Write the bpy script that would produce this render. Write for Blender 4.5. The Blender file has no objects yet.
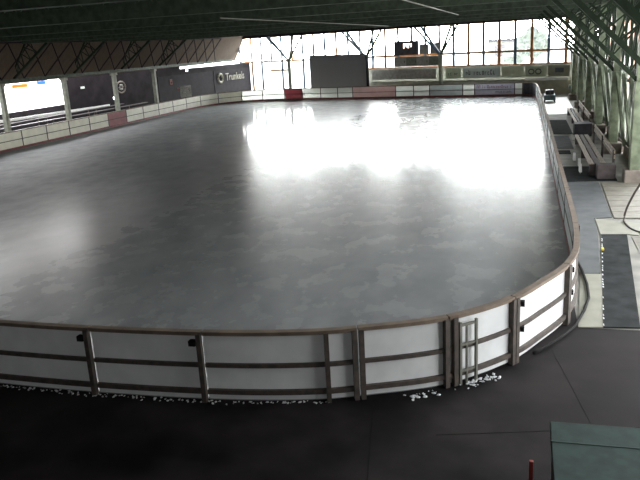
import bpy, bmesh, math, random
from mathutils import Vector, Matrix, noise
R = random.Random(7)
C = bpy.context.scene.collection
sc = bpy.context.scene
sc.view_settings.view_transform = 'Standard'
sc.view_settings.look = 'None'
sc.view_settings.gamma = 1
sc.view_settings.exposure = 0.0

# ------------------------------------------------------------------ materials
def mat(name, col, rough=.6, var=.12, scale=6., metal=0., bump=0., spec=.5, rvar=0., col2=None, stretch=None, coat=0.):
    m = bpy.data.materials.new(name); m.use_nodes = True
    nt = m.node_tree; b = nt.nodes['Principled BSDF']
    b.inputs['Roughness'].default_value = rough; b.inputs['Metallic'].default_value = metal
    b.inputs['Specular IOR Level'].default_value = spec
    tc = nt.nodes.new('ShaderNodeTexCoord'); mp = nt.nodes.new('ShaderNodeMapping')
    nt.links.new(tc.outputs['Object'], mp.inputs['Vector'])
    if stretch: mp.inputs['Scale'].default_value = stretch
    n = nt.nodes.new('ShaderNodeTexNoise'); n.inputs['Scale'].default_value = scale; n.inputs['Detail'].default_value = 5
    nt.links.new(mp.outputs['Vector'], n.inputs['Vector'])
    cr = nt.nodes.new('ShaderNodeValToRGB')
    c2 = col2 or tuple(c*(1-var) for c in col)
    c1 = col if col2 else tuple(min(1, c*(1+var)) for c in col)
    cr.color_ramp.elements[0].color = (*c2, 1); cr.color_ramp.elements[1].color = (*c1, 1)
    cr.color_ramp.elements[0].position = .35; cr.color_ramp.elements[1].position = .65
    nt.links.new(n.outputs['Fac'], cr.inputs['Fac']); nt.links.new(cr.outputs['Color'], b.inputs['Base Color'])
    if rvar:
        mr = nt.nodes.new('ShaderNodeMapRange'); mr.inputs['From Min'].default_value = .3; mr.inputs['From Max'].default_value = .7
        mr.inputs['To Min'].default_value = rough-rvar; mr.inputs['To Max'].default_value = rough+rvar
        nt.links.new(n.outputs['Fac'], mr.inputs['Value']); nt.links.new(mr.outputs['Result'], b.inputs['Roughness'])
    if bump:
        bp = nt.nodes.new('ShaderNodeBump'); bp.inputs['Strength'].default_value = bump; bp.inputs['Distance'].default_value = .02
        nt.links.new(n.outputs['Fac'], bp.inputs['Height']); nt.links.new(bp.outputs['Normal'], b.inputs['Normal'])
    return m
def emit(name, col, s):
    m = bpy.data.materials.new(name); m.use_nodes = True; b = m.node_tree.nodes['Principled BSDF']
    b.inputs['Base Color'].default_value = (*col, 1); b.inputs['Emission Color'].default_value = (*col, 1); b.inputs['Emission Strength'].default_value = s
    return m
M = {}
M['panel'] = mat('white_plastic', (.86,.88,.88), .35, .05, 3)
M['panel_far_lit'] = mat('far_lit_white_plastic', (.88,.88,.84), .35, .04, 3)  # same white plastic, made brighter to stand for light at the far end
M['clothorange'] = mat('orange_cloth', (.7,.25,.05), .8, .1, 3)
M['clothblue'] = mat('blue_cloth', (.1,.2,.5), .8, .1, 3)
M['panel_cream'] = mat('cream_plastic', (.84,.83,.74), .4, .07, 2)
M['rust'] = mat('rusted_steel', (.10,.078,.064), .65, .3, 9, col2=(.055,.048,.043), bump=.3)
M['rail'] = mat('worn_wood_rail', (.17,.125,.09), .75, .2, 5, bump=.2)
M['kick'] = mat('red_kick_strip', (.20,.045,.04), .5, .25, 4)
M['maroon'] = mat('maroon_panel', (.26,.09,.10), .5, .2, 4)
M['adred'] = mat('faded_red_advert', (.42,.26,.26), .5, .35, 1.6, col2=(.50,.46,.42))
M['adblue'] = mat('grey_blue_advert', (.50,.54,.55), .5, .15, 2)
M['adlilac'] = mat('lilac_grey_advert', (.56,.56,.62), .5, .1, 3)
M['slate'] = mat('dark_slate_panel', (.09,.085,.10), .5, .2, 3)
M['green'] = mat('dark_green_paint', (.05,.066,.045), .6, .25, 5)
M['bracegreen'] = mat('blackish_green_paint', (.018,.028,.016), .6, .25, 5)
M['bannergreen'] = mat('pale_green_cloth', (.46,.50,.40), .7, .1, 1.5)
M['greensteel'] = mat('mid_green_paint', (.19,.22,.15), .5, .25, 4, bump=.15)
M['palegreen'] = mat('pale_green_paint', (.30,.34,.26), .6, .25, 3)
M['deck'] = mat('dark_roof_boards', (.045,.05,.04), .8, .3, 2, stretch=(1,6,1))
M['brown'] = mat('brown_roof_boards', (.085,.062,.045), .8, .2, 3, stretch=(1,5,1))
M['galv'] = mat('galvanised_pipe', (.20,.20,.17), .5, .1, 5, metal=.3)
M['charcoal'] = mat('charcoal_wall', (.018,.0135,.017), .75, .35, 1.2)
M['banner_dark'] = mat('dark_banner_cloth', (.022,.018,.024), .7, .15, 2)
M['pale'] = mat('pale_marking', (.50,.47,.38), .6, .1, 5)
M['redmark'] = mat('red_marking', (.22,.045,.04), .6, .1, 5)
M['inkmark'] = mat('dark_marking', (.06,.07,.09), .6, .1, 5)
M['colgrey'] = mat('grey_green_column', (.19,.20,.155), .6, .2, 4)
M['concrete'] = mat('pale_concrete', (.27,.26,.225), .75, .2, 1.2, col2=(.14,.135,.12), bump=.2, rvar=.1)
M['concretewall'] = mat('grey_concrete_wall', (.48,.47,.38), .8, .15, 1.5)
M['asphalt'] = mat('black_asphalt', (.036,.032,.032), .78, .4, .8, col2=(.011,.010,.011), bump=.5, rvar=.18)
M['matgrey'] = mat('grey_rubber_mat', (.075,.082,.086), .95, .2, 2.5)
M['matdark'] = mat('dark_rubber_mat', (.020,.023,.024), 1., .35, 3)
M['plate'] = mat('pale_plywood', (.22,.22,.17), .7, .1, 3)
M['planks'] = mat('weathered_planks', (.22,.205,.165), .7, .2, 3, stretch=(1,9,1), col2=(.11,.10,.08))
M['wood'] = mat('bench_wood', (.36,.30,.24), .6, .25, 5, stretch=(6,1,1))
M['darkwood'] = mat('dark_bench_wood', (.06,.045,.045), .6, .3, 5)
M['footing'] = mat('brown_concrete_footing', (.20,.17,.145), .8, .2, 5, bump=.3)
M['greenfelt'] = mat('green_carpet', (.016,.042,.036), .95, .25, 7, bump=.1)
M['seam'] = mat('pale_green_seam', (.03,.062,.053), .9, .1, 20)
M['redpost'] = mat('red_paint', (.32,.04,.035), .5, .1, 5)
M['black'] = mat('black_rubber', (.014,.014,.014), .85, .2, 5, spec=.1)
M['screen'] = mat('grey_screen_cloth', (.23,.23,.245), .8, .06, 30)
M['orange'] = mat('orange_brown_paint', (.50,.20,.06), .5, .1, 5)
M['steelblue'] = mat('slate_blue_paint', (.12,.17,.24), .5, .1, 5)
M['snow'] = mat('packed_snow', (.78,.80,.82), .6, .06, 9, bump=.5)
M['outground'] = mat('pale_yard_ground', (.75,.75,.73), .9, .06, .3)
M['terracotta'] = mat('terracotta_render', (.42,.25,.17), .9, .2, .8)
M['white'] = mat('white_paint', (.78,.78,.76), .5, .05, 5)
M['bluegrey'] = mat('blue_grey_paint', (.10,.15,.17), .5, .2, 6)
M['yellow'] = mat('yellow_paint', (.75,.55,.05), .5, .1, 6)
M['blind'] = mat('grey_blind', (.33,.32,.29), .8, .15, 4)
M['bark'] = mat('bark', (.12,.10,.08), .9, .2, 8)
M['twigs'] = mat('pale_foliage', (.22,.25,.22), .9, .3, 2)
M['led'] = emit('lit_digits', (1,.75,.6), 6)
M['lamp_and_sign_white'] = emit('lit_lamp_and_sign_glow', (.9,.95,1), 7)
M['lampred'] = emit('lit_red_lamp', (1,.25,.1), 5)
# glass: thin clear pane
g = bpy.data.materials.new('clear_glass'); g.use_nodes = True; nt = g.node_tree; nt.nodes.clear()
o_ = nt.nodes.new('ShaderNodeOutputMaterial'); mx = nt.nodes.new('ShaderNodeMixShader'); tr = nt.nodes.new('ShaderNodeBsdfTransparent'); gl = nt.nodes.new('ShaderNodeBsdfGlossy')
gl.inputs['Roughness'].default_value = .02; tr.inputs['Color'].default_value = (.93,.95,.95,1); mx.inputs[0].default_value = .06
nt.links.new(tr.outputs[0], mx.inputs[1]); nt.links.new(gl.outputs[0], mx.inputs[2]); nt.links.new(mx.outputs[0], o_.inputs[0]); M['glass'] = g
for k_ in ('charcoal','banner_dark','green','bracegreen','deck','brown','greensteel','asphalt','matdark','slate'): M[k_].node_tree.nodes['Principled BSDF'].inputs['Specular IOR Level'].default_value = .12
def translucent(m, col, k):          # thin plastic or cloth that passes some daylight
    nt = m.node_tree; b = nt.nodes['Principled BSDF']; o = nt.nodes['Material Output']
    t = nt.nodes.new('ShaderNodeBsdfTranslucent'); t.inputs['Color'].default_value = (*col, 1); mx = nt.nodes.new('ShaderNodeMixShader'); mx.inputs[0].default_value = k
    nt.links.new(b.outputs[0], mx.inputs[1]); nt.links.new(t.outputs[0], mx.inputs[2]); nt.links.new(mx.outputs[0], o.inputs['Surface'])
M['sheeting'] = mat('pale_green_grey_sheeting', (.42,.42,.34), .8, .12, 1.2)
for k_, c_, f_ in (('panel',(.9,.9,.9),.10),('panel_cream',(.9,.9,.8),.22),('adblue',(.66,.68,.66),.5),('adlilac',(.68,.66,.72),.5),('adred',(.72,.56,.54),.5),('maroon',(.5,.2,.22),.35),('sheeting',(.52,.52,.48),.36),('bannergreen',(.62,.65,.56),.5),('panel_far_lit',(.95,.96,.92),.6),('clothorange',(.9,.35,.08),.7),('clothblue',(.15,.35,.8),.7)): translucent(M[k_], c_, f_)
M['asphalt'].node_tree.nodes['Principled BSDF'].inputs['Specular IOR Level'].default_value = .05
# ice
def ice_mat():
    m = bpy.data.materials.new('rink_ice'); m.use_nodes = True; nt = m.node_tree; b = nt.nodes['Principled BSDF']
    L = nt.links.new; N = nt.nodes.new
    tc = N('ShaderNodeTexCoord')
    def nz(scale, detail, st=(1,1,1)):
        mp = N('ShaderNodeMapping'); mp.inputs['Scale'].default_value = st; L(tc.outputs['Object'], mp.inputs['Vector'])
        n = N('ShaderNodeTexNoise'); n.inputs['Scale'].default_value = scale; n.inputs['Detail'].default_value = detail; n.inputs['Roughness'].default_value = .6
        L(mp.outputs['Vector'], n.inputs['Vector']); return n.outputs['Fac']
    a = nz(.2, 7, (1,.8,1)); bfine = nz(1.5, 9, (1,.6,1)); wear = nz(1.3, 9, (1,.7,1)); rip = nz(3.0, 6, (1,.7,1))
    cr = N('ShaderNodeValToRGB'); e = cr.color_ramp.elements; cr.color_ramp.interpolation = 'EASE'
    e[0].position = .22; e[0].color = (.20,.215,.225,1); e[1].position = .72; e[1].color = (.40,.412,.42,1)
    mixn = N('ShaderNodeMix'); mixn.data_type = 'FLOAT'; mixn.inputs[0].default_value = .6; L(a, mixn.inputs[2]); L(bfine, mixn.inputs[3])
    L(mixn.outputs[0], cr.inputs['Fac']); L(cr.outputs['Color'], b.inputs['Base Color'])
    mr = N('ShaderNodeMapRange'); mr.inputs['From Min'].default_value = .25; mr.inputs['From Max'].default_value = .75; mr.inputs['To Min'].default_value = ICE_R0; mr.inputs['To Max'].default_value = ICE_R1
    L(wear, mr.inputs['Value'])
    sx = N('ShaderNodeSeparateXYZ'); L(tc.outputs['Object'], sx.inputs[0])      # the left half is scraped rougher
    m2 = N('ShaderNodeMapRange'); m2.interpolation_type = 'SMOOTHSTEP'; m2.inputs['From Min'].default_value = -10; m2.inputs['From Max'].default_value = -20; m2.inputs['To Min'].default_value = 0; m2.inputs['To Max'].default_value = .45
    L(sx.outputs['X'], m2.inputs['Value']); ad = N('ShaderNodeMath'); ad.operation = 'ADD'; L(mr.outputs['Result'], ad.inputs[0]); L(m2.outputs['Result'], ad.inputs[1]); L(ad.outputs[0], b.inputs['Roughness'])
    b.inputs['IOR'].default_value = 1.31; b.inputs['Specular IOR Level'].default_value = .42; b.inputs['Coat Weight'].default_value = .45; b.inputs['Coat Roughness'].default_value = .09; b.inputs['Coat IOR'].default_value = 1.33
    m3 = N('ShaderNodeMapRange'); m3.inputs['From Min'].default_value = .2; m3.inputs['From Max'].default_value = .8; m3.inputs['To Min'].default_value = .1; m3.inputs['To Max'].default_value = .8; L(wear, m3.inputs['Value'])
    m5 = N('ShaderNodeMapRange'); m5.interpolation_type = 'SMOOTHSTEP'; m5.inputs['From Min'].default_value = -6.5; m5.inputs['From Max'].default_value = 1; dg = N('ShaderNodeMath'); dg.operation = 'MULTIPLY_ADD'; L(sx.outputs['Y'], dg.inputs[0]); dg.inputs[1].default_value = .35; L(sx.outputs['X'], dg.inputs[2]); L(dg.outputs[0], m5.inputs['Value'])
    ml = N('ShaderNodeMath'); ml.operation = 'MULTIPLY'; L(m3.outputs['Result'], ml.inputs[0]); L(m5.outputs['Result'], ml.inputs[1]); L(ml.outputs[0], b.inputs['Coat Weight'])
    bp = N('ShaderNodeBump'); bp.inputs['Strength'].default_value = .25; bp.inputs['Distance'].default_value = .006
    L(rip, bp.inputs['Height']); L(bp.outputs['Normal'], b.inputs['Normal'])
    return m
ICE_R0, ICE_R1 = .22, .31
M['ice'] = ice_mat()

# ------------------------------------------------------------------ helpers
class MB:
    def __init__(s): s.bm = bmesh.new()
    def poly8(s, v):
        vs = [s.bm.verts.new(p) for p in v]
        for f in ((0,3,2,1),(4,5,6,7),(0,1,5,4),(1,2,6,5),(2,3,7,6),(3,0,4,7)): s.bm.faces.new([vs[i] for i in f])
        return s
    def box(s, x0, y0, z0, x1, y1, z1):
        return s.poly8([(x0,y0,z0),(x1,y0,z0),(x1,y1,z0),(x0,y1,z0),(x0,y0,z1),(x1,y0,z1),(x1,y1,z1),(x0,y1,z1)])
    def bar(s, a, b, w, d=None, up=(0,0,1)):
        a = Vector(a); b = Vector(b); d = d or w; t = (b-a).normalized(); up = Vector(up)
        if abs(t.dot(up)) > .98: up = Vector((0,1,0))
        u = t.cross(up).normalized(); v = u.cross(t).normalized(); q = []
        for p in (a, b):
            for i, j in ((-1,-1),(1,-1),(1,1),(-1,1)): q.append(p+u*w/2*i+v*d/2*j)
        return s.poly8(q)
    def tube(s, pts, r, n=8, closed=False):
        pts = [Vector(p) for p in pts]; rings = []
        for i, p in enumerate(pts):
            if closed: t = (pts[(i+1) % len(pts)]-pts[i-1]).normalized()
            else: t = (pts[min(i+1,len(pts)-1)]-pts[max(i-1,0)]).normalized()
            up = Vector((0,0,1)) if abs(t.z) < .9 else Vector((0,1,0))
            u = t.cross(up).normalized(); v = u.cross(t)
            rings.append([s.bm.verts.new(p+u*r*math.cos(k*6.2832/n)+v*r*math.sin(k*6.2832/n)) for k in range(n)])
        m = len(rings)
        for i in range(m if closed else m-1):
            a, b = rings[i], rings[(i+1) % m]
            for k in range(n): s.bm.faces.new((a[k], a[(k+1) % n], b[(k+1) % n], b[k]))
        if not closed: s.bm.faces.new(rings[0]); s.bm.faces.new(rings[-1][::-1])
        return s
    def prism(s, poly, z0, z1):
        a = [s.bm.verts.new((x,y,z0)) for x, y in poly]; b = [s.bm.verts.new((x,y,z1)) for x, y in poly]; n = len(poly)
        s.bm.faces.new(a[::-1]); s.bm.faces.new(b)
        for i in range(n): s.bm.faces.new((a[i], a[(i+1) % n], b[(i+1) % n], b[i]))
        return s
    def sweep(s, pn, o0, o1, z0, z1):      # pn: list of (point, outward normal)
        rings = [[s.bm.verts.new((p.x+n.x*o, p.y+n.y*o, z)) for o, z in ((o0,z0),(o1,z0),(o1,z1),(o0,z1))] for p, n in pn]
        for a, b in zip(rings, rings[1:]):
            for k in range(4): s.bm.faces.new((a[k], b[k], b[(k+1) % 4], a[(k+1) % 4]))
        s.bm.faces.new(rings[0]); s.bm.faces.new(rings[-1][::-1]); return s
    def build(s, name, m, parent=None, loc=None, smooth=False, bevel=0):
        bmesh.ops.recalc_face_normals(s.bm, faces=s.bm.faces)
        if loc is not None: bmesh.ops.translate(s.bm, verts=s.bm.verts, vec=-Vector(loc))
        me = bpy.data.meshes.new(name); s.bm.to_mesh(me); s.bm.free()
        if smooth:
            for p in me.polygons: p.use_smooth = True
        o = bpy.data.objects.new(name, me); me.materials.append(M[m] if isinstance(m, str) else m); C.objects.link(o)
        if loc is not None: o.location = loc
        if parent is not None:
            o.parent = parent
            pl = PL.get(parent.name, Vector((0,0,0)))
            if loc is None: o.location = -pl
            else: o.location = Vector(loc)-pl
        PL[o.name] = Vector(loc) if loc is not None else Vector((0,0,0))
        if bevel:
            b = o.modifiers.new('bevel', 'BEVEL'); b.width = bevel; b.segments = 2; b.limit_method = 'ANGLE'
        return o
PL = {}
def tag(o, label=None, cat=None, group=None, kind=None):
    if label: o['label'] = label
    if cat: o['category'] = cat
    if group: o['group'] = group
    if kind: o['kind'] = kind
    return o
def empty(name, loc, label, cat, group=None):
    o = bpy.data.objects.new(name, None); C.objects.link(o); o.location = loc; PL[o.name] = Vector(loc)
    o.empty_display_size = .2
    return tag(o, label, cat, group)
def st(o): o['kind'] = 'structure'; return o
ORD = ['first','second','third','fourth','fifth','sixth','seventh','eighth','ninth','tenth','eleventh','twelfth','thirteenth','fourteenth','fifteenth','sixteenth']

# ------------------------------------------------------------------ camera (5 m above the floor, tilted down, looking a little left)
f, pitch, yaw, roll, H = 701.8, .2716, .2877, .0572, 5.0053
fwd = Vector((-math.sin(yaw)*math.cos(pitch), math.cos(yaw)*math.cos(pitch), -math.sin(pitch)))
rgt = Vector((math.cos(yaw), math.sin(yaw), 0)); dwn = fwd.cross(rgt)
IX = math.cos(roll)*rgt+math.sin(roll)*dwn; IY = -math.sin(roll)*rgt+math.cos(roll)*dwn
cd = bpy.data.cameras.new('camera'); cam = bpy.data.objects.new('camera', cd); C.objects.link(cam)
cd.sensor_width = 36; cd.lens = 36*f/640; cd.clip_end = 1000
m4 = Matrix((IX, -IY, -fwd)).transposed().to_4x4(); m4.translation = Vector((0,0,H)); cam.matrix_world = m4
sc.camera = cam

# ------------------------------------------------------------------ rink outline
KP = [(-20,10.2),(-16,9.1),(-12,8.6),(-8,8.46),(-6.2,8.46),(-4.4,8.56),(-3.4,8.69),(-2.58,8.88),(-2.2,9.03),(-.99,9.61),(-.07,10.56),(.34,11.3),(.78,12.25),(.99,13.14),(1.07,14),(1.12,15.4),(1.13,17.3),(1.13,22),(1.13,29),(1.13,36),(1.12,43),(1.1,50),(1.06,56),(.95,58.8),(.55,60.2),(-.5,60.9),(-2.5,61.3),(-6,62.0),(-10.6,62.9),(-16,63.9),(-20,64.7),(-23,65.1),(-25.2,64.7),(-26.8,63.6),(-28,61.6),(-28.5,59),(-28.6,55),(-28.6,48),(-28.6,40),(-28.6,32),(-28.5,24),(-28.1,18),(-26.4,13.8),(-23.8,11.5)]
def catmull(K, n=10):
    P = []; m = len(K); K = [Vector(k) for k in K]
    for i in range(m):
        a, b, c, d = K[i-1], K[i], K[(i+1) % m], K[(i+2) % m]
        t0 = 0; t1 = t0+(b-a).length**.5; t2 = t1+(c-b).length**.5; t3 = t2+(d-c).length**.5
        for j in range(n):
            t = t1+(t2-t1)*j/n
            A1 = a*((t1-t)/(t1-t0))+b*((t-t0)/(t1-t0)); A2 = b*((t2-t)/(t2-t1))+c*((t-t1)/(t2-t1)); A3 = c*((t3-t)/(t3-t2))+d*((t-t2)/(t3-t2))
            B1 = A1*((t2-t)/(t2-t0))+A2*((t-t0)/(t2-t0)); B2 = A2*((t3-t)/(t3-t1))+A3*((t-t1)/(t3-t1))
            P.append(B1*((t2-t)/(t2-t1))+B2*((t-t1)/(t2-t1)))
    return P
PATH = catmull(KP); NP = len(PATH)
CUM = [0.]
for i in range(NP): CUM.append(CUM[-1]+(PATH[(i+1) % NP]-PATH[i]).length)
TOTAL = CUM[-1]
import bisect
def pt(s):
    s %= TOTAL; i = min(bisect.bisect_right(CUM, s)-1, NP-1); t = (s-CUM[i])/max(1e-9, CUM[i+1]-CUM[i])
    return PATH[i].lerp(PATH[(i+1) % NP], t)
def pn(s):
    t = (pt(s+.15)-pt(s-.15)).normalized(); return pt(s), Vector((t.y, -t.x))
def seg(s0, s1, step=.22):
    n = max(2, int((s1-s0)/step)+1); return [pn(s0+(s1-s0)*i/n) for i in range(n+1)]
def near_s(x, y):
    q = Vector((x,y)); return min((((pt(k*.05)-q).length, k*.05) for k in range(int(TOTAL/.05))))[1]
def px(p, z):
    d = Vector((p.x,p.y,z))-Vector((0,0,H)); w = d.dot(fwd); return 320+f*d.dot(IX)/w
def s_at_px(x, s0, s1, z=.6):
    return min((abs(px(pt(s0+(s1-s0)*k/2000), z)-x), s0+(s1-s0)*k/2000) for k in range(2001))[1]

# ice sheet
inner = [pn(TOTAL*i/320) for i in range(320)]
tag(MB().prism([(p.x-n.x*.03, p.y-n.y*.03) for p, n in inner], -.02, .03).build('ice_rink', 'ice'),
    'large grey ice sheet filling the rink inside the boards', 'ice rink')

def post(mb, s, w=.07, d=.09, z1=1.08, o=.0):
    p, n = pn(s); t = Vector((-n.y, n.x))
    a = p+n*o-t*w/2; b = p+n*o+t*w/2; c = b+n*d; e = a+n*d
    mb.poly8([(q.x,q.y,z) for z in (0,z1) for q in (a,b,c,e)]); return mb
def board(s0, s1, label, group, panel='panel', posts=(), near=False, knees=(), ladder=None, kick='kick', midline=True, rail='rail', lite=False):
    G_ = .012; a, b = s0+G_, s1-G_; S = seg(a, b, .22 if near else .7)
    c = pt((a+b)/2)
    r = empty('rink_board', (c.x,c.y,0), label, 'rink board', group)
    MB().sweep(S, -.02, .0, .03, 1.06).build('panel', panel, r)
    MB().sweep(S, -.05, .06, 1.06, 1.115).build('top_rail', rail, r)
    MB().sweep(S, .002, .05, .555, .615).build('middle_rail', 'rust', r)
    MB().sweep(S, .002, .06, .13, .20).build('bottom_rail', 'rust', r)
    if not near:
        MB().sweep(S, -.035, -.021, .03, .17).build('kick_strip', kick, r)
        MB().sweep(seg(s0+.0, s0+.07, .1), -.034, -.021, .03, 1.06).build('seam_batten', 'rust' if panel != 'panel' else 'matgrey', r)
        if midline: MB().sweep(S, -.032, -.021, .57, .61).build('inner_batten', 'rust', r)
    for q in posts:
        post(MB(), q).build('post', 'rust', r)
    for q, sg in knees:                           # small clamp brackets high on the post
        for z in (.95,) if sg < 2 else (.97, .55):
            p, n = pn(q+.1*(1 if sg == 2 else sg)); cl = MB().box(p.x+n.x*.05-.05, p.y+n.y*.05-.04, z-.05, p.x+n.x*.05+.05, p.y+n.y*.05+.05, z+.03).build('clamp', 'black', r)
            p0, _ = pn(q); MB().bar((p0.x+n.x*.05, p0.y+n.y*.05, z-.08), (p.x+n.x*.05, p.y+n.y*.05, z), .03).build('clamp_arm', 'rust', cl)
    if ladder:
        u0, u1 = ladder
        lm = MB(); SS = seg(u0, u1, .1)
        for z in (.20, .62, .93): lm.sweep(SS, .06, .09, z, z+.035)
        post(lm, u0, .035, .04, 1.0, .06); post(lm, u1, .035, .04, 1.0, .06); post(lm, (u0*.6+u1*.4), .025, .03, .93, .06)
        lm.build('gate_frame', 'galv', r)
    return r
s95 = near_s(-6.17,8.45); s203 = near_s(-4.4,8.56); s330 = near_s(-2.60,8.88); s358 = near_s(-2.2,9.03); s447 = near_s(-.99,9.61)
s453 = s447+.10; s470 = near_s(-.66,9.90); s513 = near_s(-.08,10.55); s566 = near_s(.80,12.27)
NG = 'boards along the near end of the rink'
board(s95-4.0, s95-2.0, 'dim white rink board beyond the left edge of the near end', NG, near=True, posts=(s95-3.97,))
for i_, l_ in enumerate(('first','second','third')):
    board(s95-6.0-2*i_, s95-4.0-2*i_, '%s dim white rink board farther left, outside the picture edge' % l_, NG, near=True, posts=(s95-5.97-2*i_,))
board(s95-2.0, s95, 'dim white near rink board cut off by the left picture edge', NG, near=True, posts=(s95-1.95,s95-.045), knees=((s95-.045,-1),))
board(s95, s203, 'greyish near rink board, the second one from the left picture edge', NG, near=True, posts=(s203-.045,), knees=((s203-.045,-1),))
board(s203, s358, 'long white near rink board with an extra post close to its right end', NG, near=True, posts=(s330,s358-.05))
board(s358, s447, 'white near rink board directly left of the narrow gate frame', NG, near=True, posts=(s358+.05,s447-.04))
board(s447, s513, 'near rink board carrying the narrow metal gate frame', NG, near=True, posts=(s453,s513-.045), ladder=(s453+.07,s470))
board(s513, s566, 'bright white curved rink board right of the gate frame board', NG, near=True, posts=(s513+.04,s566-.045), knees=((s513+.06,2),))
s600 = near_s(1.11,15.1)
board(s566, s600, 'bright curved rink board where the near end bends into the right side', NG, near=True, posts=(s566+.04,s600-.05), knees=((s566+.06,2),))
# right side
sR1 = near_s(1.0,58.4); n = 12
for i in range(n):
    a = s600+(sR1-s600)*i/n; b = s600+(sR1-s600)*(i+1)/n
    board(a, b, '%s tan-railed rink board along the right side, counted from the near corner' % ORD[i], 'boards along the right side of the rink', posts=(a+.05,), rail='rail')
# far end by pixel columns of the photograph's panels
sF1 = near_s(-27.3,62.8)
cuts = [(541,523,'slate','dark slate'),(523,515,'panel_far_lit','narrow white'),(515,475,'adlilac','lilac-grey advert'),(475,463,'panel_far_lit','short bright white'),(463,430,'adblue','blue-grey advert'),
        (430,414,'panel_far_lit','white right-hand'),(414,396,'panel_far_lit','white left-hand'),(396,353,'adred','faded reddish advert'),(353,338,'panel_far_lit','pale'),(338,321,'panel_far_lit','pale middle'),(321,303,'panel_far_lit','pale left-hand'),
        (303,285,'maroon','maroon'),(285,263,'panel_far_lit','white'),(263,242,'panel_far_lit','white')]
NAMES = ['dark slate rink board in the far right corner','narrow white rink board next to the dark slate corner board','lilac-grey advert rink board with small dark lettering at the far end','short bright white rink board left of the lettered lilac-grey advert',
 'blank blue-grey advert rink board at the far end below the green-grey column','white far rink board touching the blank blue-grey advert board','white far rink board touching the faded reddish advert board','long faded reddish advert rink board right of the grey screen',
 'pale far rink board adjoining the faded reddish advert board','middle one of three pale rink boards under the grey screen','pale far rink board adjoining the maroon board','maroon rink board at the far end left of the grey screen',
 'white far rink board left of the maroon board','white curved rink board at the end of the dark banner wall']
cur = sR1
LIL = None
for k, (x0, x1, pm, _) in enumerate(cuts):
    nx = s_at_px(x1, sR1, sF1+1)
    r = board(cur, nx, NAMES[k], 'boards along the far end of the rink', panel=pm, lite=True)
    if k == 2: LIL = (r, cur, nx)
    cur = nx
# left side
sL1 = near_s(-28.6,28.5); nL = 18
sMar = near_s(-28.6, 46.1); wM = 2.5
s_ = cur; k = 0; segs = []
n1 = round((sMar-wM/2-cur)/2.5); 
for i in range(n1): segs.append((cur+(sMar-wM/2-cur)*i/n1, cur+(sMar-wM/2-cur)*(i+1)/n1, 'panel_cream'))
segs.append((sMar-wM/2, sMar+wM/2, 'maroon')); q = sMar+wM/2; n2 = round((sL1-q)/2.5)
for i in range(n2): segs.append((q+(sL1-q)*i/n2, q+(sL1-q)*(i+1)/n2, 'panel_cream'))
nc = 0
for i, (a, b, pm) in enumerate(segs):
    if pm == 'maroon': lab = 'maroon rink board among the cream ones on the left side'
    elif i < n1: lab = '%s cream rink board beyond the maroon one along the left side' % ORD[n1-1-i]
    else: lab = '%s cream rink board on the near side of the left maroon board' % ORD[i-n1-1]
    board(a, b, lab, 'boards along the left side of the rink', panel=pm, posts=(a+.05,))
# lettering row helper: generic lettering marks in relief on a panel (illegible writing kept as marks)
def marks(o, u, v, w, h, name, m, parent, seed, n, frac=.62):
    rr = random.Random(seed); mb = MB(); step = w/n; nrm = u.cross(v).normalized()
    if nrm.y > 0: nrm = -nrm
    for i in range(n):
        if rr.random() < .1: continue
        hh = h*rr.choice((.62,.62,1,.62,.8)); x = i*step
        def bx(x0, x1, y0, y1):
            q = [o+u*a+v*b for a, b in ((x0,y0),(x1,y0),(x1,y1),(x0,y1))]
            mb.poly8([tuple(k) for k in q]+[tuple(k+nrm*.02) for k in q])
        s = step*frac
        bx(x, x+s*.3, 0, hh)
        if rr.random() < .7: bx(x+s*.3, x+s, hh*.8, hh)
        if rr.random() < .6: bx(x+s*.3, x+s, 0, hh*.2)
        if rr.random() < .6: bx(x+s*.7, x+s, hh*.2, hh*.8)
    return mb.build(name, m, parent)
r, a, b = LIL
pa, na = pn(b); pb, nb = pn(a); uu = Vector((pb.x-pa.x, pb.y-pa.y, 0)).normalized(); L_ = (pb-pa).length
inn = -Vector((na.x,na.y,0))*.045
base = Vector((pa.x,pa.y,0))+inn
marks(base+uu*.15+Vector((0,0,.70)), uu, Vector((0,0,1)), .34, .3, 'advert_emblem', 'redmark', r, 3, 2, .8)
marks(base+uu*.62+Vector((0,0,.70)), uu, Vector((0,0,1)), L_-.85, .26, 'advert_lettering', 'maroon', r, 5, 17)
marks(base+uu*1.7+Vector((0,0,.32)), uu, Vector((0,0,1)), L_-1.95, .18, 'advert_lettering', 'inkmark', r, 8, 14)

# ------------------------------------------------------------------ ground and floors
def GY(x): return 74.3-(x+29.5)*.3877          # the skewed far wall line
st(MB().box(-180, -60, -.3, 180, 260, -.06).build('ground', 'outground'))
st(MB().prism([(-34,-5),(6,-5),(6,12.12),(1.02,12.12),(1.02,28),(-34,28)], -.06, -.0).build('floor', 'asphalt'))
st(MB().prism([(1.02,12.12),(6,12.12),(6,GY(6)),(-33,GY(-33)),(-33,28),(1.02,28)], -.055, -.002).build('floor_walkway', 'concrete'))
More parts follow.
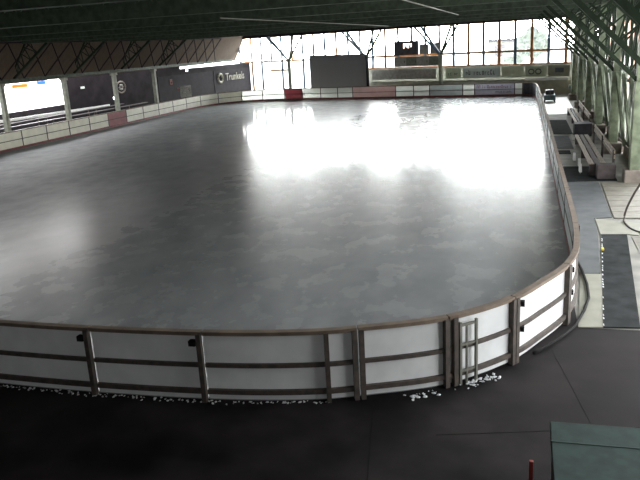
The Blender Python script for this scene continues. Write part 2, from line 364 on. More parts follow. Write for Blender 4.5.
# pale seams of the slab beside the rink
def slab(name, poly, m, label, cat, z=.02, grp=None): return tag(MB().prism(poly, .0, z).build(name, m), label, cat, grp)
MG = 'mats laid along the walkway'
slab('rubber_mat', [(1.97,18.24),(2.58,18.29),(2.03,12.2),(1.43,12.15)], 'matdark', 'long dark rubber mat with a white frayed edge on the near walkway', 'mat', .025, MG)
slab('rubber_mat', [(1.3,25.0),(2.52,24.85),(2.42,20.02),(1.95,19.9),(1.90,18.2),(1.66,15.13),(1.27,15.08)], 'matgrey', 'big mid-grey mat hugging the outside of the rink boards', 'mat', .02, MG)
slab('rubber_mat', [(1.45,27.93),(3.19,27.86),(3.14,25.19),(1.45,25.05)], 'matdark', 'wide dark mat lying at the near end of the wooden bench', 'mat', .025, MG)
slab('rubber_mat', [(1.35,43.4),(2.45,43.2),(2.45,37.2),(1.35,37.2)], 'matdark', 'dark grey mat beside the far black-ended bench', 'mat', .02, MG)
slab('rubber_mat', [(1.52,31.84),(2.0,31.84),(2.0,31.0),(1.5,31.0)], 'matdark', 'tiny dark rectangular mat close to the rink boards', 'mat', .03, MG)
slab('rubber_mat', [(1.3,36.6),(2.2,36.5),(2.2,32.5),(1.3,32.5)], 'matgrey', 'grey mat between the tiny mat and the farthest dark mat', 'mat', .02, MG)
slab('plywood_sheet', [(1.25,15.05),(1.72,15.1),(1.42,12.15),(1.02,12.1)], 'plate', 'pale plywood sheet between the curved boards and the long dark mat', 'sheet', .018)
slab('plywood_sheet', [(1.97,19.86),(3.05,19.4),(2.85,18.2),(2.62,18.3),(1.96,18.26)], 'plate', 'pale plywood sheet across the head of the long dark mat', 'sheet', .022)
pk = empty('plank_platform', (3.2,22,0), 'low weathered plank platform right of the big grey mat', 'platform')
for i in range(7):
    y = 19.95+i*.7
    MB().prism([(2.46+.02*i,y),(4.6,y),(4.6,y+.66),(2.48+.02*i,y+.66)], 0, .03).build('plank', 'planks', pk)
pk2 = MB().prism([(2.66,12.2),(5,12.2),(5,18.1),(2.66,18.1)], 0, .012); tag(pk2.build('plywood_sheet', 'planks'), 'pale worn boarding right of the long dark mat', 'sheet')
slab('plywood_sheet', [(2.3,36.9),(3.1,36.9),(3.1,34.9),(2.3,34.9)], 'plate', 'pale plywood square in front of the black-ended bench', 'sheet', .02)
tag(MB().box(1.85,16.8,.025,1.90,16.95,.06).build('yellow_marker','yellow'), 'small yellow marker on the edge of the long dark mat', 'marker')
slab('sunlit_floor_patch', [(1.3,58.5),(3.3,58.5),(3.2,46.5),(1.3,46.5)], 'white', 'painted patch of sunlight on the floor at the far end of the walkway around the small cart', 'sheet', .015)  # sunlight on the walkway floor, painted as a white sheet
# frayed white mat edge
wm = MB(); 
for i in range(40):
    t = i/39; x = 1.45+(1.99-1.45)*t-.005; y = 12.2+6*t
    if R.random() < .4: wm.box(x-.008, y, .024, x+.004+R.random()*.012, y+.08, .030)
tag(wm.build('tape_strip', 'snow'), 'torn white tape along the left edge of the long dark mat', 'tape')
# kerb / hose around the corner
pts = []
for x, y in [(1.24,15.95),(1.30,15.2),(1.33,14.3),(1.30,13.5),(1.16,12.8),(.97,12.1),(.75,11.6),(.48,11.15),(.2,10.75)]: pts.append((x,y,.05))
K3 = []
for i in range(len(pts)-1):
    for j in range(5): K3.append(tuple(pts[i][k]+(pts[i+1][k]-pts[i][k])*j/5 for k in range(3)))
tag(MB().tube(K3, .028).build('hose', 'black', smooth=True), 'black hose curving along the floor outside the near right boards', 'hose')
# snow scraps
sn = bmesh.new()
def lump(x, y, z, r):
    mt = Matrix.Translation((x,y,z)) @ Matrix.Rotation(R.random()*6, 4, 'Z') @ Matrix.Diagonal((r*R.uniform(.7,1.6), r*R.uniform(.6,1.1), r*R.uniform(.4,.8), 1))
    v = bmesh.ops.create_icosphere(sn, subdivisions=1, radius=1, matrix=mt)['verts']
    for q in v: q.co += Vector((R.uniform(-1,1),R.uniform(-1,1),R.uniform(-1,1)))*r*.22
for i in range(75):
    s = R.choice((R.gauss(s447-.45,.15), R.gauss(s470-.02,.17), R.gauss(s470+.1,.22))); p, n_ = pn(s); o = R.uniform(.10,.30)*(.6+.4*R.random()); lump(p.x+n_.x*o, p.y+n_.y*o, .01, R.uniform(.008,.03))
for i in range(170):
    s = R.uniform(s95-2, s330); p, n_ = pn(s); o = abs(R.gauss(.05,.03)); lump(p.x+n_.x*o, p.y+n_.y*o, .006, R.uniform(.006,.022))
mb = MB(); mb.bm = sn; tag(mb.build('snow_scraps', 'snow'), 'crumbs of scraped white snow along the foot of the near boards', 'snow', kind='stuff')
# bright plastic foot strip below the bottom rail
# floor cracks in the asphalt: thin sunk joints
jt = MB()
for a, b in (((-1.97,8.9),(-1.6,6.6)),((-1.0,8.2),(4.5,9.6)),((.55,11.1),(1.2,7.5)),((1.0,12.1),(6,12.16))): jt.bar((*a,.0),(*b,.0),.010,.006)
st(jt.build('trim_1', 'black'))

# ------------------------------------------------------------------ foreground green table and red post
gt = empty('covered_table', (1.2,6.2,0), 'table covered in green carpet at the bottom right picture corner', 'table')
MB().prism([(.362,7.23),(1.9,7.27),(1.9,5.2),(.362,5.2)], .86, .90).build('tabletop', 'greenfelt', gt, bevel=.01)
MB().prism([(.355,6.83),(1.9,6.86),(1.9,6.84),(.355,6.81)], .895, .905).build('carpet_seam', 'seam', gt)
MB().box(.37,5.2,.70,.40,7.2,.86).box(.37,7.17,.70,1.88,7.2,.86).build('apron', 'rust', gt)
for x, y in ((.42,7.15),(1.8,7.15),(.42,5.3),(1.8,5.3)): MB().box(x-.03,y-.03,0,x+.03,y+.03,.86).build('leg', 'rust', gt)
rp = empty('red_post', (.16,6.42,0), 'slim red post at the bottom edge left of the green table', 'post')
MB().box(.14,6.40,0.01,.18,6.44,.90).build('shaft', 'redpost', rp, bevel=.005); MB().box(.08,6.34,0,.24,6.50,.02).build('base_plate', 'rust', rp)

# ------------------------------------------------------------------ roof, walls
DK = [(-30.9,3.70),(-28.5,7.6),(1.6,7.6),(5.4,6.1)]
def deckpart(i, name, m):
    (xa, za), (xb, zb) = DK[i], DK[i+1]; t = .12
    v = [(xa,-5,za),(xb,-5,zb),(xb,GY(xb)+.4,zb),(xa,GY(xa)+.4,za)]
    return st(MB().poly8(v+[(x,y,z+t) for x, y, z in v]).build(name, m))
deckpart(0, 'ceiling_left', 'brown'); deckpart(1, 'ceiling', 'deck'); deckpart(2, 'ceiling_right', 'deck')
# roof purlins
for i in range(9):
    x = -27+i*3.5
    tag(MB().box(x-.07,-4,7.42,x+.07,GY(x),7.6).build('purlin','green'), '%s dark purlin under the roof, counted from the left' % ORD[i], 'purlin', 'purlins under the roof')
YK = [.2,6.4,12.6,18.8,25.0,31.2,37.4,43.6,49.8,56.0]
XL, XR = -30.0, 3.62
for k, y in enumerate(YK):
    t = empty('roof_truss', (-13,y,6), '%s dark green lattice roof truss, counted from the camera end' % ORD[k], 'roof truss', 'roof trusses spanning the rink')
    MB().box(-28.9,y-.14,6.0,3.4,y+.14,6.42).build('tie_beam', 'green', t)
    MB().box(-28.3,y-.1,7.2,2.4,y+.1,7.41).build('top_chord', 'green', t)
    w = MB(); nb = 20
    for j in range(nb):
        x0 = -28+j*1.5; w.bar((x0,y,6.42),(x0+.75,y,7.2),.07); w.bar((x0+.75,y,7.2),(x0+1.5,y,6.42),.07)
    w.build('web', 'green', t)
    for sd, xc, sg in (('R',XR,-1),('L',XL,1)):
        b = MB(); a0 = Vector((xc,y,3.25 if sd == 'R' else 4.0)); a1 = Vector((xc+sg*2.75,y,6.0)); c0 = Vector((xc-sg*.28,y,4.6)) if sd=='R' else Vector((xc+.25,y,4.7)); c1 = Vector((xc+sg*1.25,y,6.1))
        b.bar(a0, a1, .13, .13); b.bar(c0, c1, .09, .09)
        for j in range(4):
            p = a0.lerp(a1,.12+j*.2); q = c0.lerp(c1,.0+j*.27); q2 = c0.lerp(c1,min(1,(j+1)*.27))
            b.bar(p, q, .05); b.bar(p, q2, .05)
        b.build('knee_brace', 'bracegreen', t)
# columns
for k, y in enumerate(YK):
    c = empty('column', (XR,y,0), '%s pale green right-hand column, counted from the camera end' % ORD[k], 'column', 'columns along the right wall')
    MB().box(XR-.17,y-.17,.42,XR+.17,y+.17,3.3).build('shaft', 'greensteel', c, bevel=.02)
    MB().box(XR-.33,y-.30,0,XR+.33,y+.30,.44).build('footing', 'footing', c, bevel=.03)
    MB().box(XR-.12,y-.12,3.3,XR+.12,y+.12,6.6).build('upper_post', 'greensteel', c)
YL = [17.5,23.7,29.9,36.1,42.3,48.6,54.8,61.2,67.4]
for k, y in enumerate(YL[:7]):
    c = empty('column', (XL,y,0), '%s grey-green left-hand column, counted from the camera end' % ORD[k], 'column', 'columns behind the left boards')
    MB().box(XL-.14,y-.14,.0,XL+.14,y+.14,3.7).build('shaft', 'colgrey', c, bevel=.02)
    MB().box(XL-.2,y-.2,3.6,XL+.2,y+.2,3.78).build('capital', 'plate', c)
# eave beam and lattice on the left
tag(MB().box(XL-.12,10,3.79,XL+.12,72,4.0).build('eave_beam','green'), 'long dark green eave beam over the left-hand columns', 'beam')
for k in range(len(YL)-1):
    y0, y1 = YL[k], YL[k+1]; b = MB(); x0, z0, x1, z1 = -29.86, 4.0, -29.0, 6.1
    m_ = 3
    for j in range(m_):
        ya = y0+(y1-y0)*j/m_; yb = y0+(y1-y0)*(j+1)/m_; ym = (ya+yb)/2
        ex = 0
        b.bar((x0,ya,z0),(x1,yb+ex,z1),.06); b.bar((x0,yb,z0),(x1,ya-ex,z1),.06)
    b.bar((x1,y0,z1),(x1,y1,z1),.1)
    tag(b.build('eave_lattice','charcoal'), '%s crossed lattice bay above the left eave, counted from the camera end' % ORD[k], 'lattice', 'lattice bays along the left eave')
# pipes under the trusses
for x, l, y0, y1 in ((-9.0,'thin pale pipe under the trusses above mid rink',21,50),(-2.9,'thin pale pipe under the trusses right of mid rink',12,34),(3.0,'thin pale pipe under the trusses near the right wall',22,58)):
    tag(MB().tube([(x,y0,5.95),(x,y1,5.95)], .02).build('pipe','galv',smooth=True), l, 'pipe')
# end walls
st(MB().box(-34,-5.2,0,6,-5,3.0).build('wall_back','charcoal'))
st(MB().box(-34,-5.2,3.38,6,-5,7.6).build('wall_back_upper','charcoal'))  # gap below this part is added, so sky light fills the left near boards
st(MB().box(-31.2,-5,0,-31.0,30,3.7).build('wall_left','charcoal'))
st(MB().box(5.4,-5,0,5.55,6.4,6.1).build('wall_right_light_block','charcoal'))  # unseen wall added to cut daylight falling on the near boards
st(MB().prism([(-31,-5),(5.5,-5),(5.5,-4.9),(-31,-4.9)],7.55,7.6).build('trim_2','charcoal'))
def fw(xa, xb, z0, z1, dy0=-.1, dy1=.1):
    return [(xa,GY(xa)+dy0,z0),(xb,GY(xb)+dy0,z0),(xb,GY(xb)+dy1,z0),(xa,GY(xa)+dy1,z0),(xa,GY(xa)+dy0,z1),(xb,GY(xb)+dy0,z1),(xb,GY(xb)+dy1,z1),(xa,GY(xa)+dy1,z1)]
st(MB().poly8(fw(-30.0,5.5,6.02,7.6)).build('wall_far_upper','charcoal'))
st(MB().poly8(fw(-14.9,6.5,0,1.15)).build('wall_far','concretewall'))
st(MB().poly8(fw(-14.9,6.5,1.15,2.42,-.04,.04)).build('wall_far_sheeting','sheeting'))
st(MB().poly8(fw(-29.3,-14.92,0,.38)).build('wall_far_left','concretewall'))
# dark left wall behind the far part of the left side
def lw(y): return -33+(y-46.5)*(4.25/27.4)
def lwb(y0, y1, z0, z1, dx0=-.1, dx1=.1):
    return [(lw(y0)+dx0,y0,z0),(lw(y0)+dx1,y0,z0),(lw(y1)+dx1,y1,z0),(lw(y1)+dx0,y1,z0),(lw(y0)+dx0,y0,z1),(lw(y0)+dx1,y0,z1),(lw(y1)+dx1,y1,z1),(lw(y1)+dx0,y1,z1)]
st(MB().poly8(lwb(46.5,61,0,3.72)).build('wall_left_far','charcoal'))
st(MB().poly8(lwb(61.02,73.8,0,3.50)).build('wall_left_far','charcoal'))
# low parapet and handrail beside the left opening
st(MB().box(-33.2,28,0,-33.0,46.4,1.72).build('wall_left_low','charcoal'))
hr = empty('handrail', (-31.9,38,0), 'white handrail in front of the bright left opening', 'handrail')
MB().bar((-31.9,30,1.5),(-31.9,50.5,1.22),.06,.17).build('rail','white',hr)
for y in (31,34.5,38,41.5,45,48.5): MB().box(-31.93,y-.03,0,-31.87,y+.03,1.40-.0137*(y-31)).build('post','rust',hr)
for j, (x, z) in enumerate(((-30.55,.85),(-31.1,1.05),(-31.6,1.22))):
    b = empty('bleacher_bench', (x,40,0), ['lowest dark spectator bench behind the left boards','middle dark spectator bench behind the left boards','top dark spectator bench behind the left boards'][j], 'bench', 'spectator benches behind the left boards')
    MB().box(x-.14,31,z-.05,x+.14,58-3*j,z).build('seat','darkwood',b)
    for y in range(32,57-3*j,5): MB().box(x-.05,y-.05,0,x+.05,y+.05,z-.05).build('leg','rust',b)
# banners on the left dark wall
def lwbanner(y0, y1, z0, z1, label, m='banner_dark', name='banner'):
    r = empty(name, (lw((y0+y1)/2)+.12,(y0+y1)/2,z0), label, name.replace('_',' ')); MB().poly8(lwb(y0,y1,z0,z1,.11,.14)).build('cloth', m, r); return r
Z = Vector((0,0,1))
def lwpos(y, z): return Vector((lw(y)+.145, y, z))
ul = (lwpos(70,0)-lwpos(60,0)).normalized()
def lmarks(y, z, w, h, name, m, par, seed, n):
    o = lwpos(y,z); mb = MB(); rr = random.Random(seed); stp = w/n; nx = Vector((1,0,0))
    for i in range(n):
        hh = h*rr.choice((.65,.65,1,.8)); x = i*stp; s = stp*.62
        for (a,b,c,d) in ((0,s*.3,0,hh),(s*.3,s,hh*.8,hh),(s*.7,s,hh*.2,hh*.8)) if rr.random()<.6 else ((0,s*.3,0,hh),(s*.3,s,0,hh*.2)):
            q = [o+ul*e+Z*g_ for e, g_ in ((a,c),(b,c),(b,d),(a,d))]; mb.poly8([tuple(k) for k in q]+[tuple(k+nx*.02) for k in q])
    return mb.build(name, m, par)
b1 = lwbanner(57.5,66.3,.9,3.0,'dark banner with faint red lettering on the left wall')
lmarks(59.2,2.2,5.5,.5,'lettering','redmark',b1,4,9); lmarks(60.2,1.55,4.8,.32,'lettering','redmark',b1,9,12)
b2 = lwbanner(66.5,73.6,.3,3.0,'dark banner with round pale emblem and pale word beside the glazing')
def text(body, size, o, u, v, m, name, parent, ext=.01):
    cu = bpy.data.curves.new(name, 'FONT'); cu.body = body; cu.size = size; cu.extrude = ext
    ob = bpy.data.objects.new(name, cu); C.objects.link(ob); dg = bpy.context.evaluated_depsgraph_get(); me = bpy.data.meshes.new_from_object(ob.evaluated_get(dg)); bpy.data.objects.remove(ob)
    n_ = u.cross(v); mw = Matrix((u, v, n_)).transposed().to_4x4(); mw.translation = o; me.transform(mw)
    ob = bpy.data.objects.new(name, me); C.objects.link(ob); me.materials.clear(); me.materials.append(M[m]); ob.parent = parent; ob.location = -PL[parent.name]; return ob
text('Trunkels', 1.05, lwpos(68.6,1.95)+Vector((.03,0,0)), ul, Z, 'pale', 'lettering', b2, .02)
c0 = lwpos(67.6,2.25)+Vector((.03,0,0)); MB().tube([c0+ul*.42*math.cos(a/12*6.2832)+Z*.42*math.sin(a/12*6.2832) for a in range(12)], .12, 6, True).build('emblem', 'pale', b2)
ps = lwbanner(60.6,62.4,.9,1.95,'small grey poster below the red lettering on the dark wall','blind','poster')
em = empty('wall_emblem', (lw(52.5)+.12,52.5,2.3), 'dim round emblem on the dark wall between the left columns', 'emblem')
c0 = Vector((lw(52.6)+.12,52.6,2.5)); ce = [c0+ul*.55*math.cos(a/16*6.2832)+Z*.45*math.sin(a/16*6.2832) for a in range(16)]
MB().tube(ce, .07, 6, True).build('ring','footing',em); MB().tube([c0+ul*.2*math.cos(a/8*6.2832)+Z*.18*math.sin(a/8*6.2832) for a in range(8)], .1, 6, True).build('centre','blind',em)
w1 = empty('wall_sign', (lw(48.1)+.15,48.1,2.7), 'small pale sign on the dark wall right of the second visible left column', 'lamp'); MB().box(lw(48.1)+.11,48.0,2.72,lw(48.1)+.2,48.4,2.88).build('housing','white',w1)  # pale mark on the wall, built as a small sign
w2 = empty('wall_sign', (lw(51.6)+.15,51.6,1.4), 'tiny pale glowing sign low on the dark wall right of the third visible left column', 'lamp'); MB().box(lw(51.6)+.11,51.5,1.6,lw(51.6)+.2,51.8,1.8).build('housing','lamp_and_sign_white',w2)  # a pale sign, not a lamp; its glow is put into the material
w3 = empty('signal_lamp', (lw(62)+.15,62,3.1), 'small red and white signal lamp on top of the dark banner wall', 'lamp')
MB().box(lw(62)-.05,61.95,3.52,lw(62)+.05,62.05,3.66).build('bracket','rust',w3)
MB().box(lw(62)+.06,61.9,3.5,lw(62)+.16,62.12,3.64).build('red_lamp','lampred',w3); MB().box(lw(62)+.06,61.9,3.24,lw(62)+.16,62.2,3.40).build('white_lamp','lamp_and_sign_white',w3)

# glazing at the far end
xs_px = [236,252,264,275,286,298,309,320,333,345,356,365,384,394,421,434,446,461,476,492,507,521,537,551]
XM = [-30.0,-28.4]+[ -28.4+1.32*i for i in range(1,26)]
win = st(MB().poly8(fw(-30.2,5.3,.4,6.0,-.005,.005)).build('window_1','glass'))
fr = MB()
fr.poly8(fw(-30.2,5.3,3.46,3.64,-.05,.05)); fr.poly8(fw(-30.2,5.3,5.95,6.05,-.06,.06)); fr.build('window_transom','orange',win)
MB().poly8(fw(-15,5.3,2.42,2.54,-.14,.08)).build('window_sill','orange',win)
MB().poly8(fw(-29.3,-15,.38,.46,-.1,.08)).build('window_sill','steelblue',win)
for i, x in enumerate(XM):
    lo = .4 if x < -15 else 2.5
    if x > -28.0 and x < -15 and i % 2: lo = 3.55
    MB().poly8(fw(x-.115,x+.115,lo,6.0,-.06,.06)).build('mullion', 'orange' if i % 2 else 'steelblue', win)
MB().poly8(fw(-26.0,-23.4,2.5,2.68,-.05,.05)).build('window_transom','orange',win)
# slender columns with splayed struts before the glazing
for k, (x, m, r, lab) in enumerate(((-23.2,'colgrey',.18,'slim grey column with splayed struts left of the grey screen'),(-14.35,'black',.2,'dark column with splayed struts at the right edge of the grey screen'),(-7.05,'palegreen',.18,'grey-green column with splayed struts right of the scoreboard'))):
    y = GY(x)-1.0; c = empty('strut_column', (x,y,0), lab, 'column', 'columns with splayed struts before the glazing')
    MB().tube([(x,y,0),(x,y,3.55)], r, 12).build('shaft', m, c, smooth=False)
    for dx, dy in ((-2.3,.1),(-1.5,-1.5),(1.5,.1),(1.1,-1.5)):
        MB().tube([(x,y,3.5),(x+dx,y+dy,6.0)], .11, 6).build('strut', 'steelblue' if dx < 0 else 'green', c)
# grey screen
y = 67.2; sc_ = empty('projection_screen', (-17.2,y,0), 'large plain grey screen standing behind the far boards', 'screen')
MB().poly8([(-20.15,68.15,.75),(-14.15,66.05,.75),(-14.11,66.17,.75),(-20.11,68.27,.75),(-20.15,68.15,3.98),(-14.15,66.05,3.86),(-14.11,66.17,3.86),(-20.11,68.27,3.98)]).build('cloth','screen',sc_)
MB().bar((-20.16,68.13,4.0),(-14.1,66.03,3.88),.12,.06).bar((-20.16,68.13,.72),(-14.1,66.03,.72),.12,.06).bar((-20.17,68.2,.7),(-20.17,68.2,4.02),.06).bar((-14.1,66.1,.7),(-14.1,66.1,3.9),.06).build('frame','matdark',sc_)
for x, yy in ((-19.6,68.1),(-15.0,66.6)): MB().box(x-.05,yy-.05,0,x+.05,yy+.05,.82).build('leg','rust',sc_)
# scoreboard and blinds
def fbox(xa, xb, z0, z1, d0, d1): return fw(xa, xb, z0, z1, -d0, -d1)
sb = empty('scoreboard', (-10.4,GY(-10.4)-.3,3.5), 'dark scoreboard with small lit digits in front of the glazing', 'scoreboard')
HS = MB().poly8(fbox(-11.6,-9.2,3.62,4.86,.45,.2)).build('housing','slate',sb)
d = MB()
for dx in (-10.65,-10.22):
    d.poly8(fbox(dx,dx+.36,4.52,4.62,.47,.45)); d.poly8(fbox(dx,dx+.10,4.22,4.52,.47,.45)); d.poly8(fbox(dx+.27,dx+.36,4.32,4.52,.47,.45))
d.build('digits','led',HS)
for xa, xb, z0, z1, lab in ((-9.15,-8.25,3.62,4.42,'left one of two short grey blinds right of the scoreboard'),(-8.15,-7.1,3.62,4.5,'right one of two short grey blinds beside the grey-green column')):
    bl = empty('roller_blind', ((xa+xb)/2,GY(xa)-.2,z0), lab, 'blind', 'grey blinds in the glazing'); MB().poly8(fbox(xa,xb,z0,z1,.16,.13)).build('cloth','blind',bl); MB().poly8(fbox(xa,xb,z1,z1+.08,.2,.1)).build('roller','rust',bl)
cb = empty('storage_cabinet', (-10,GY(-10)-.3,2.42), 'row of grey cupboards under the scoreboard', 'cupboard')
MB().poly8(fbox(-11.6,-7.2,2.56,3.46,.4,.15)).build('body','blind',cb)
for i in range(4): dr = MB().poly8(fbox(-11.5+i*1.1,-10.5+i*1.1,2.64,3.38,.42,.40)).build('door','colgrey' if i%2 else 'blind',cb); MB().poly8(fbox(-10.62+i*1.1,-10.56+i*1.1,2.9,3.1,.46,.42)).build('handle','rust',dr)
# low wall banners
uf = Vector((1,-.3877,0)).normalized()
def fpos(x, z, d=.2): return Vector((x, GY(x)-d, z))
BN = [(-14.0,-7.6,'blind','long dim grey banner on the low far wall under the glazing',None),(-6.7,-5.3,'bannergreen','short green-grey banner right of the grey-green column',('inkmark',5,.3)),(-5.1,-1.9,'adblue','pale blue-grey banner with dark lettering on the far wall',('inkmark',11,.42)),
      (-1.75,.05,'bannergreen','pale greenish banner left of the looped emblem banner',('pale',6,.5)),(.15,1.85,'bannergreen','pale banner with looped dark emblem on the far wall',None),(1.95,3.6,'plate','pale yellowish banner with one dark rectangle near the right wall',None)]
for i, (xa, xb, m, lab, mk) in enumerate(BN):
    b = empty('banner', ((xa+xb)/2,GY((xa+xb)/2)-.15,1.35), lab, 'banner', 'banners on the low far wall'); MB().poly8(fbox(xa,xb,1.42,2.32,.16,.11)).build('cloth',m,b)
    if mk: marks(fpos(xa+.25,1.68,.17), uf, Z, (xb-xa-.4), mk[2], 'lettering', mk[0], b, 20+i, mk[1])
    if i == 4:
        for cx in (.65,1.2): MB().tube([fpos(cx+.22*math.cos(a/10*6.2832),1.85+.2*math.sin(a/10*6.2832),.2) for a in range(10)], .05, 6, True).build('emblem_loop','inkmark',b)
    if i == 5: MB().poly8(fbox(2.5,3.15,1.75,2.1,.19,.165)).build('dark_window','inkmark',b)
tag(MB().poly8(fbox(.2,3.5,1.16,1.34,.6,.12)).build('wall_shelf','white'), 'long white shelf on the far wall below the banners', 'shelf')
tag(MB().poly8(fbox(-14,0.1,1.16,1.24,.4,.12)).build('wall_shelf','palegreen'), 'narrow greenish ledge running below the far banners', 'ledge')

# ------------------------------------------------------------------ right wall: slatted bays between the columns
for k in range(4,len(YK)):
    y0 = YK[k]+.2; y1 = (YK[k+1]-.2) if k+1 < len(YK) else 61.0
    lab = '%s green slatted wall bay along the right side, counted from the camera end' % ORD[k-4]
    b = empty('slatted_screen', (XR+.45,(y0+y1)/2,0), lab, 'slatted screen', 'slatted bays of the right wall')
    sm, rm = MB(), MB(); yy = y0
    rr = random.Random(k)
    while yy < y1-.1:
        w = rr.uniform(.28,.6); sm.box(XR+.42,yy,.45,XR+.47,min(y1,yy+w),rr.uniform(3.0,3.5)); yy += w+rr.choice((.06,.12,.3))
    sm.build('slats','palegreen',b); rm.box(XR+.36,y0,.5,XR+.42,y1,.62).box(XR+.36,y0,2.9,XR+.42,y1,3.02).build('rails','green',b)
    MB().box(XR+.40,y0,0,XR+.50,y1,.42).build('plinth','footing',b)
    g2 = MB()
    for yg in (y0+.9,(y0+y1)/2,y1-.9): g2.bar((XR+.3,yg,0.45),(XR-.0,yg+1.0,3.3),.1)
    g2.build('brace','greensteel',b)
    tag(MB().box(XR+.3,y0,3.3,XR+.45,y1,3.5).build('wall_plate','green'), '%s green head rail of the right wall, counted from the camera end' % ORD[k-4], 'rail', 'head rails of the right wall')
    lt = MB(); z0, z1 = 3.5, 6.3; m_ = 5
    for j in range(m_):
        ya = y0+(y1-y0)*j/m_; yb = y0+(y1-y0)*(j+1)/m_; lt.bar((XR+.37,ya,z0),(XR+.37,yb,z1),.09); lt.bar((XR+.37,yb,z0),(XR+.37,ya,z1),.09)
    lt.bar((XR+.37,y0,z1),(XR+.37,y1,z1),.15)
    tag(lt.build('wall_lattice','bracegreen'), '%s green crossed lattice bay above the right wall, counted from the camera end' % ORD[k-4], 'lattice', 'lattice bays above the right wall')
# benches
def bench(x0, x1, y0, y1, lab, cloth=False):
    b = empty('bench', ((x0+x1)/2,(y0+y1)/2,0), lab, 'bench', 'wooden benches along the right wall')
    w = (x1-x0-.08)/3*.62
    for i in range(3):
        x = x0+i*(w+.04); MB().box(x,y0,.42,x+w,y1,.46).build('seat_plank','wood' if i != 1 else 'darkwood',b)
    for z in (.62,.80): MB().box(x1-.06,y0,z,x1-.02,y1,z+.12).build('back_plank','wood',b)
    ny = max(2,int((y1-y0)/3)+1)
    for i in range(ny):
        y = y0+.05+(y1-y0-.2)*i/(ny-1)
        MB().box(x0+.03,y,.026,x1-.25,y+.10,.42).build('leg','darkwood',b); MB().box(x1-.10,y,.026,x1-.02,y+.08,.92).build('back_post','darkwood',b)
    return b
bench(2.28,3.15,26.0,33.6,'near long wooden slatted bench along the right walkway')
bench(2.6,3.3,37.2,45.5,'farther long wooden slatted bench along the right walkway')
bn = tag(MB().box(2.45,36.2,0.0,3.25,37.05,.62).build('black_crate','slate',bevel=.03), 'black crate at the near end of the farther bench', 'crate')
st2 = tag(MB().box(2.5,25.35,.026,3.1,25.85,.52).build('dark_crate','darkwood',bevel=.03), 'dark wooden crate at the near end of the near bench', 'crate')
for i, (x, y) in enumerate(((2.05,26.5),(2.1,27.7),(2.0,29.0))):
    s = empty('ice_skate', (x,y,.03), ['nearest pale skate on the floor in front of the near bench','middle pale skate on the floor in front of the near bench','farthest pale skate on the floor in front of the near bench'][i], 'skate', 'skates in front of the near bench')
    MB().poly8([(x-.05,y-.14,.08),(x+.05,y-.14,.08),(x+.05,y+.14,.08),(x-.05,y+.14,.08),(x-.04,y-.12,.17),(x+.04,y-.12,.17),(x+.05,y+.14,.36),(x-.05,y+.14,.36)]).build('boot','white',s,bevel=.015)
    MB().box(x-.008,y-.15,.03,x+.008,y+.15,.08).build('blade','galv',s)
ct = empty('hand_cart', (1.95,55,.016), 'small dark blue-grey cart at the far end of the walkway', 'cart')
MB().box(1.5,54.2,.18,2.3,55.8,.55).build('body','bluegrey',ct,bevel=.03); MB().box(1.6,54.8,.55,2.2,55.7,.85).build('load','slate',ct,bevel=.03)
for x in (1.52,2.2):
    for y in (54.4,55.5): MB().tube([(x,y,.117),(x+.08,y,.117)], .1, 12).build('wheel','black',ct)
MB().bar((1.9,54.2,.3),(1.9,53.7,1.0),.04).build('handle','galv',ct)
tag(MB().box(3.45,56.6,0,3.6,56.75,.8).box(3.3,56.5,.8,3.75,56.85,1.05).build('signpost','bluegrey'), 'small dark post by the far end of the right wall', 'post')
# hoop
K = [(3.02,19.2,1.25),(2.85,19.45,.8),(2.72,19.65,.35),(2.67,19.6,.08),(2.68,19.2,.035),(2.76,18.75,.03),(2.95,18.4,.03),(3.18,18.3,.03)]
def sm3(K, n=6):
    o = []
    for i in range(len(K)-1):
        p0, p1, p2, p3 = [Vector(K[max(0,min(len(K)-1,i+d))]) for d in (-1,0,1,2)]
        for j in range(n):
            t = j/n; o.append(.5*((2*p1)+(p2-p0)*t+(2*p0-5*p1+4*p2-p3)*t*t+(-p0+3*p1-3*p2+p3)*t**3))
    o.append(Vector(K[-1])); return o
tag(MB().tube(sm3(K), .028, 8).build('metal_hoop','rust',smooth=True), 'bent brown metal tube resting on the walkway at the right edge', 'tube')

# ------------------------------------------------------------------ outside
def building(name, x0, y0, x1, y1, h, m, lab, win_face=None):
    b = empty(name, ((x0+x1)/2,(y0+y1)/2,0), lab, 'building')
    MB().box(x0,y0,-.06,x1,y1,h).build('walls',m,b); MB().box(x0-.4,y0-.4,h,x1+.4,y1+.4,h+.3).build('roof','slate',b)
    if win_face == 'x':
        n_ = int((y1-y0)/4)
        for i in range(n_):
            for z in (1.2,5.6):
                y = y0+1.2+i*4; MB().box(x0-.06,y,z,x0-.01,y+1.5,z+1.7).build('window','white',b)
    if win_face == 'y':
        for i in range(int((x1-x0)/4)):
            x = x0+1+i*4; MB().box(x,y0-.06,1.6,x+1.6,y0-.01,3.4).build('window','slate',b)
    return b
building('terracotta_building', 8.5, 50, 16, 88, 9.5, 'terracotta', 'terracotta building glimpsed through the right lattice', 'x')
building('distant_house', -5.4, 118, -1.2, 124, 3.9, 'blind', 'small pale distant house seen through the far glazing', 'y')
def tree(x, y, h, lab, s):
    t = empty('distant_tree', (x,y,0), lab, 'tree', 'distant trees'); rr = random.Random(s)
    MB().tube([(x,y,-.06),(x+.1,y,h*.5)], .14, 8).build('trunk','bark',t)
    bm = bmesh.new(); bmesh.ops.create_icosphere(bm, subdivisions=4, radius=1, matrix=Matrix.Translation((x,y,h*.68)) @ Matrix.Diagonal((h*.42,h*.42,h*.36,1)))
    for v in bm.verts:
        q = v.co-Vector((x,y,h*.68)); v.co += q*(noise.fractal(v.co*1.1+Vector((s,0,0)), 1, 2, 4)*.35)
    mb = MB(); mb.bm = bm; mb.build('crown','twigs',t)
tree(1.3,107,5.2,'pale round tree seen through the right part of the far glazing',3)
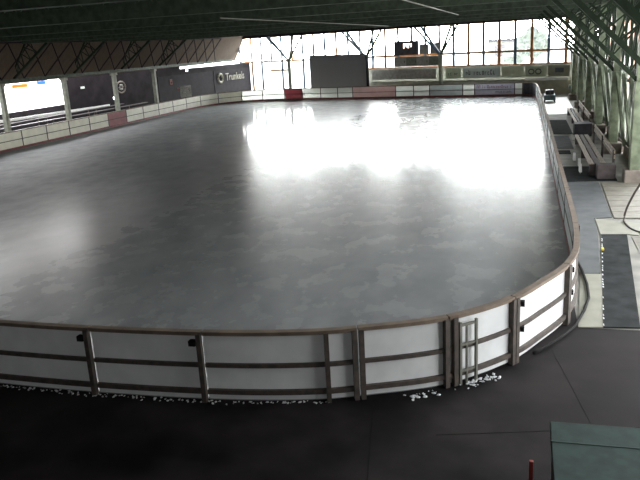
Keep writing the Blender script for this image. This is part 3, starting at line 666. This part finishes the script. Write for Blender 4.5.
tree(-1.2,101,3.6,'pale smaller tree left of the round tree beyond the glazing',5)

# ------------------------------------------------------------------ light: bright overcast sky through glazing and open sides
SKY0, SKY1 = 5.5, 42.0
w = bpy.data.worlds.new('sky'); sc.world = w; w.use_nodes = True; nt = w.node_tree
bg = nt.nodes['Background']; tc = nt.nodes.new('ShaderNodeTexCoord'); gr = nt.nodes.new('ShaderNodeSeparateXYZ'); cr = nt.nodes.new('ShaderNodeValToRGB')
nt.links.new(tc.outputs['Generated'], gr.inputs[0]); nt.links.new(gr.outputs['Z'], cr.inputs['Fac'])
cr.color_ramp.elements[0].color = (1,.985,.96,1); cr.color_ramp.elements[1].color = (.88,.94,1,1)
nt.links.new(cr.outputs['Color'], bg.inputs['Color']); mr = nt.nodes.new('ShaderNodeMapRange'); mr.interpolation_type = 'SMOOTHSTEP'      # hazy sun side of the sky is beyond the far end
nt.links.new(gr.outputs['Y'], mr.inputs['Value']); mr.inputs['From Min'].default_value = .5; mr.inputs['From Max'].default_value = .98; mr.inputs['To Min'].default_value = SKY0; mr.inputs['To Max'].default_value = SKY1
nt.links.new(mr.outputs['Result'], bg.inputs['Strength'])
def portal(c, rot, sx, sy):
    l = bpy.data.lights.new('daylight_opening', 'AREA'); l.shape = 'RECTANGLE'; l.size = sx; l.size_y = sy; l.cycles.is_portal = True
    o = bpy.data.objects.new('daylight_opening', l); C.objects.link(o); o.location = c; o.rotation_euler = rot
ang = math.atan(.3877)
portal((-12.3,GY(-12.3)+.5,3.2), (math.pi/2*-1,0,-ang), 36, 6)
portal((4.9,27,3.4), (0,math.pi/2,0), 6, 66)
portal((-33.6,38,2.8), (0,-math.pi/2,0), 3, 18)
portal((-14,-5.4,3.25), (math.pi/2,0,0), 40, .5)  # portal for the added gap in the unseen back wall

for y0, y1, z0, z1, m, lab in ((38.7,40.2,3.36,3.6,'clothorange','small orange cloth hanging at the top of the bright left opening'),(41.2,42.1,3.42,3.66,'clothblue','small blue cloth hanging beside the orange one at the left opening'),(37.1,37.8,3.3,3.6,'clothblue','small blue cloth close to the left picture edge under the eave')):
    tag(MB().box(-31.32,y0,z0,-31.30,y1,z1).build('hanging_cloth', m), lab, 'cloth')
tag(MB().bar((-31.31,36.9,3.69),(-31.31,42.3,3.69),.05).build('hanging_rail','rust'), 'thin rail carrying the coloured cloths over the left opening', 'rail')
